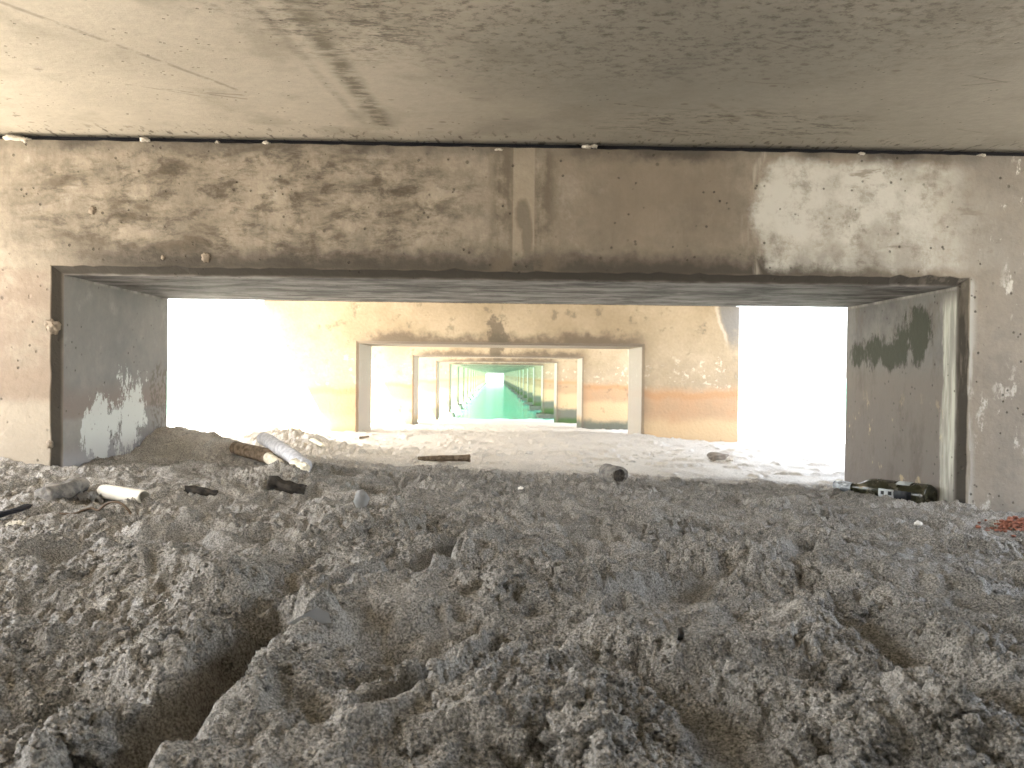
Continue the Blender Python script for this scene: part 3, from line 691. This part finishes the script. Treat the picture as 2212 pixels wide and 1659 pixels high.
# white plastic tube
M_WHITE = plain('white_plastic', (0.62, 0.59, 0.51), 0.45, 0.12, 30)
def lathe(name, prof, mat, parent=None, seg=40, smooth=True, cap=True, arc=(0, 2 * math.pi)):
    V, Fq = [], []; full = arc[1] - arc[0] > 6.28; m = seg if full else seg + 1
    for t, r in prof:
        for i in range(m):
            th = arc[0] + (arc[1] - arc[0]) * i / seg; V.append((r * math.cos(th), r * math.sin(th), t))
    for j in range(len(prof) - 1):
        for i in range(seg):
            k = (i + 1) % m; Fq.append((j * m + i, j * m + k, (j + 1) * m + k, (j + 1) * m + i))
    return meshobj(name, V, Fq, mat, parent, smooth=smooth)
def lay(root, base, tip):                               # local +Z runs from base to tip
    d = (Vector(tip) - Vector(base)).normalized(); root.location = base
    root.rotation_mode = 'QUATERNION'; root.rotation_quaternion = d.to_track_quat('Z', 'Y')
a = ground(222, 1068); b = ground(312, 1078)
L = (b - a).length
pt = lathe('plastic_tube', [(0, 0.0), (0.0, 0.014), (0.004, 0.0135), (0.012, 0.0155), (L * 0.6, 0.0155), (L - 0.004, 0.0150), (L, 0.014), (L, 0.012), (L - 0.03, 0.0115), (L - 0.03, 0)], M_WHITE)
lay(pt, gz(a, 0.007), gz(b, 0.002)); tag(pt, 'white plastic tube lying in front of the left leg', 'plastic tube')
# clear crumpled plastic
g = G('clear_crumpled_plastic'); g.b.inputs['Transmission Weight'].default_value = 0.55; g.b.inputs['IOR'].default_value = 1.2
M_CLEAR = g.done((0.42, 0.43, 0.44), 0.4)
def crumple(name, loc, sx, sy, sz, seed, mat, fold=0.8):
    n = 26; V, Fq = [], []
    for j in range(n):
        for i in range(n):
            u, v = i / (n - 1) * 2 - 1, j / (n - 1) * 2 - 1
            q = np.array([u * 2.2 + seed * 3.3]), np.array([v * 2.2])
            h = (1 - abs(gnoise(*q, 61)[0]) * 2.2) * 0.6 + gnoise(q[0] * 2.7, q[1] * 2.7, 62)[0] * fold * 0.6
            V.append((u * sx * (1 + 0.25 * gnoise(q[1], q[0], 63)[0]), v * sy * (1 + 0.25 * gnoise(q[1] + 5, q[0], 64)[0]), sz * max(0, (1 - 0.55 * (u * u + v * v)) + h)))
    for j in range(n - 1):
        for i in range(n - 1): Fq.append((j * n + i, j * n + i + 1, (j + 1) * n + i + 1, (j + 1) * n + i))
    o = meshobj(name, V, Fq, mat); o.location = loc; return o
p = ground(192, 1078); tag(crumple('plastic_wrapper', gz(p, -0.006), 0.034, 0.022, 0.014, 1, M_CLEAR), 'crumpled clear plastic wrapper between the grey log and the white tube', 'wrapper')
# crushed translucent cup standing in the sand
p = ground(782, 1096)
cup = lathe('plastic_cup', [(0.0, 0.020), (0.012, 0.019), (0.02, 0.021), (0.035, 0.018), (0.045, 0.0175), (0.052, 0.016), (0.054, 0.0), (0.050, 0.0)], M_CLEAR, seg=32)
for v in cup.data.vertices:
    v.co.x *= 1 + 0.35 * math.sin(v.co.z * 90 + math.atan2(v.co.y, v.co.x) * 2) ; v.co.y *= 0.75
cup.scale = (0.62, 0.62, 0.62); cup.location = gz(p, 0.002); cup.rotation_euler = (R(16), R(-8), 0.4)
tag(cup, 'crushed translucent plastic cup standing upside down in the grey sand', 'cup')
# wire and strap at the left
def tube(name, pts, r, mat, parent=None, seg=8, sub=8):
    P = [Vector(q) for q in pts]; out = []
    for k in range(len(P) - 1):
        p0, p1, p2, p3 = P[max(k - 1, 0)], P[k], P[k + 1], P[min(k + 2, len(P) - 1)]
        for s in range(sub):
            t = s / sub; out.append(0.5 * ((2 * p1) + (p2 - p0) * t + (2 * p0 - 5 * p1 + 4 * p2 - p3) * t * t + (3 * p1 - p0 - 3 * p2 + p3) * t ** 3))
    out.append(P[-1]); V, Fq = [], []
    for k, c in enumerate(out):
        d = (out[min(k + 1, len(out) - 1)] - out[max(k - 1, 0)]).normalized(); sx = d.cross(Vector((0, 0.3, 1))).normalized(); uz = sx.cross(d)
        for i in range(seg):
            th = 2 * math.pi * i / seg; V.append(c + sx * r * math.cos(th) + uz * r * math.sin(th))
    for k in range(len(out) - 1):
        for i in range(seg): Fq.append((k * seg + i, k * seg + (i + 1) % seg, (k + 1) * seg + (i + 1) % seg, (k + 1) * seg + i))
    Fq += [tuple(range(seg))[::-1], tuple(range((len(out) - 1) * seg, len(out) * seg))]
    return meshobj(name, V, Fq, mat, parent, smooth=True)
M_RUST = plain('brown_wire', (0.10, 0.07, 0.045), 0.7, 0.4, 50)
yw = ground(175, 1112).y
pts = [at_depth(px, py, yw + dy) for px, py, dy in [(52, 1118, -0.02), (90, 1114, 0), (130, 1110, 0), (160, 1110, 0), (178, 1103, 0.01), (197, 1098, 0.015), (212, 1102, 0.01), (228, 1089, 0), (245, 1084, -0.01), (262, 1088, -0.015), (276, 1101, -0.02), (283, 1110, -0.02)]]
tag(tube('bent_wire', pts, 0.0024, M_RUST), 'thin brown bent wire arching over the sand at the left', 'wire')
p1 = ground(-30, 1132); p2 = ground(62, 1108)
st = log_mesh('rubber_strap', gz(p1, 0.012), gz(p2, 0.012), 0.011, 0.009, M_BLACK, seed=14, rough=0.25, flat=0.5, bend=0.01)
tag(st, 'flat black strap lying at the left edge beside the wire', 'strap')
p = ground(38, 1134); tag(crumple('paper_scrap', gz(p, -0.004), 0.018, 0.010, 0.006, 4, M_WHITE), 'small white paper scrap below the black strap', 'paper scrap')
# stones
M_STONE = plain('sea_stone', (0.20, 0.175, 0.15), 0.85, 0.6, 24, 0.006)
M_SHELL = plain('shell_white', (0.80, 0.78, 0.74), 0.5, 0.1)
for px, py, s, m, lb, nm in [(1549, 992, (0.060, 0.04, 0.024), M_STONE, 'rounded dark stone on the smooth bright sand at the right', 'stone'),
                             (1575, 996, (0.020, 0.015, 0.012), M_MORTAR, 'pale pebble touching the dark stone on the bright sand', 'pebble'),
                             (1984, 1137, (0.009, 0.006, 0.007), M_SHELL, 'tiny white shell on the grey sand below the bottle', 'shell'),
                             (1125, 1064, (0.007, 0.005, 0.004), M_SHELL, 'small white shell on the grey sand near the picture centre', 'shell'),
                             (1470, 1381, (0.004, 0.004, 0.008), W_DARK, 'tiny black twig stump poking from the foreground sand', 'twig')]:
    p = ground(px, py); o = lump(nm, gz(p, s[2] * 0.5), s, m, None, px); tag(o, lb, nm)
# clear shard on the crest in the foreground
p = ground(672, 1342); V = [(-0.028, 0, 0), (0.024, 0.004, 0.0), (0.020, 0.003, 0.012), (0.006, 0.001, 0.019), (-0.014, -0.001, 0.008)]
V += [(x, y + 0.0015, z) for x, y, z in V]
sh = meshobj('plastic_shard', V, [(0, 1, 2, 3, 4), (9, 8, 7, 6, 5), (0, 5, 6, 1), (1, 6, 7, 2), (2, 7, 8, 3), (3, 8, 9, 4), (4, 9, 5, 0)], M_CLEAR)
sh.location = gz(p, -0.004); sh.rotation_euler = (R(-25), 0, R(8)); tag(sh, 'thin clear plastic shard sticking out of the foreground sand crest', 'plastic shard')
# reddish crumbs at the right edge
M_RED = plain('red_brown_fragment', (0.30, 0.13, 0.09), 0.85, 0.9, 70, 0.002)
p = ground(2190, 1140); rs = np.random.RandomState(2); iv, fi = ico(2); V, Fs = [], []
for k in range(150):
    c = np.array([rs.normal(0, 0.026), rs.normal(0, 0.030), 0.0]); r = rs.uniform(0.0022, 0.0055)
    c[2] = hz(p.x + c[0], p.y + c[1]) - p.z + r * 0.5 + 0.008 * math.exp(-(c[0] ** 2 + c[1] ** 2) / 0.0006)
    q = 1 + 0.5 * gnoise(iv[:, 0] * 1.7 + k, iv[:, 1] * 1.7 + iv[:, 2], 81)
    V.append(iv * q[:, None] * r * np.array([1.3, 1, 0.8]) + c); Fs.append(fi + k * len(iv))
o = npmesh('reddish_crumbs', np.concatenate(V), np.concatenate(Fs), M_RED); o.location = p
tag(o, 'heap of reddish brown crumbs at the right edge of the sand', 'crumb heap')

# ------------------------------------------------------------------ wine bottle by the right leg
g = G('olive_bottle_glass'); g.b.inputs['Transmission Weight'].default_value = 0.35; g.b.inputs['IOR'].default_value = 1.45; g.b.inputs['Specular IOR Level'].default_value = 0.5
dust = g.ss(g.noise(g.obj(), 30, 4), 0.45, 0.7)
M_GLASS = g.done(g.mix((0.035, 0.035, 0.018), (0.12, 0.105, 0.075), dust * 0.8), 0.12 + dust * 0.3)
M_LABEL = plain('label_paper', (0.42, 0.45, 0.46), 0.6, 0.15, 60); M_LABELK = plain('label_black', (0.012, 0.014, 0.018), 0.5)
M_FOIL = plain('clear_foil', (0.40, 0.43, 0.46), 0.22, 0.2, 120, 0.01, 0.6)
bt = empty('wine_bottle')
RB = 0.0375
lathe('glass', [(0.006, 0), (0.0, 0.026), (0.0, 0.034), (0.004, 0.0368), (0.010, RB), (0.185, RB), (0.200, 0.0355), (0.215, 0.029), (0.230, 0.0205), (0.242, 0.0160), (0.290, 0.0140), (0.293, 0.0162), (0.303, 0.0162), (0.305, 0.014), (0.305, 0.010)], M_GLASS, bt, seg=56)
lathe('neck_foil', [(0.268, 0.0152), (0.280, 0.0165), (0.295, 0.0175), (0.312, 0.0190), (0.330, 0.0130), (0.336, 0.0145)], M_FOIL, bt, seg=26, smooth=False)
def arcpatch(name, z0, z1, a0, a1, r, mat): return lathe(name, [(z0, r - 0.0008), (z0, r), (z1, r), (z1, r - 0.0008)], mat, bt, seg=20, arc=(a0, a1))
pb = Vector((1.322, 2.445, 0)); pn = Vector((1.165, 2.715, 0))
zb_ = hz(pb.x, pb.y); zn = hz(pn.x, pn.y)
pb.z = zb_ + 0.032; pn.z = max(zn + 0.012, pb.z - 0.004)
lay(bt, pb, pn)
q = bt.rotation_quaternion.to_matrix()
def ang(v): v = q.inverted() @ Vector(v); return math.atan2(v.y, v.x)
af = ang((-0.75, -0.60, 0.05)); at_ = ang((-0.25, -0.2, 0.9))
arcpatch('front_label', 0.098, 0.150, af - 0.42, af + 0.28, RB + 0.0006, M_LABEL)
arcpatch('front_label', 0.040, 0.0975, af - 0.42, af + 0.28, RB + 0.0006, M_LABELK)
arcpatch('printed_motif', 0.104, 0.116, af - 0.18, af + 0.12, RB + 0.0010, M_LABELK)
arcpatch('printed_motif', 0.130, 0.141, af - 0.20, af + 0.10, RB + 0.0010, M_LABELK)
arcpatch('back_label', 0.055, 0.100, at_ - 0.35, at_ + 0.35, RB + 0.0006, M_LABEL)
tag(bt, 'dark olive glass bottle with a white label lying against the right leg', 'bottle')
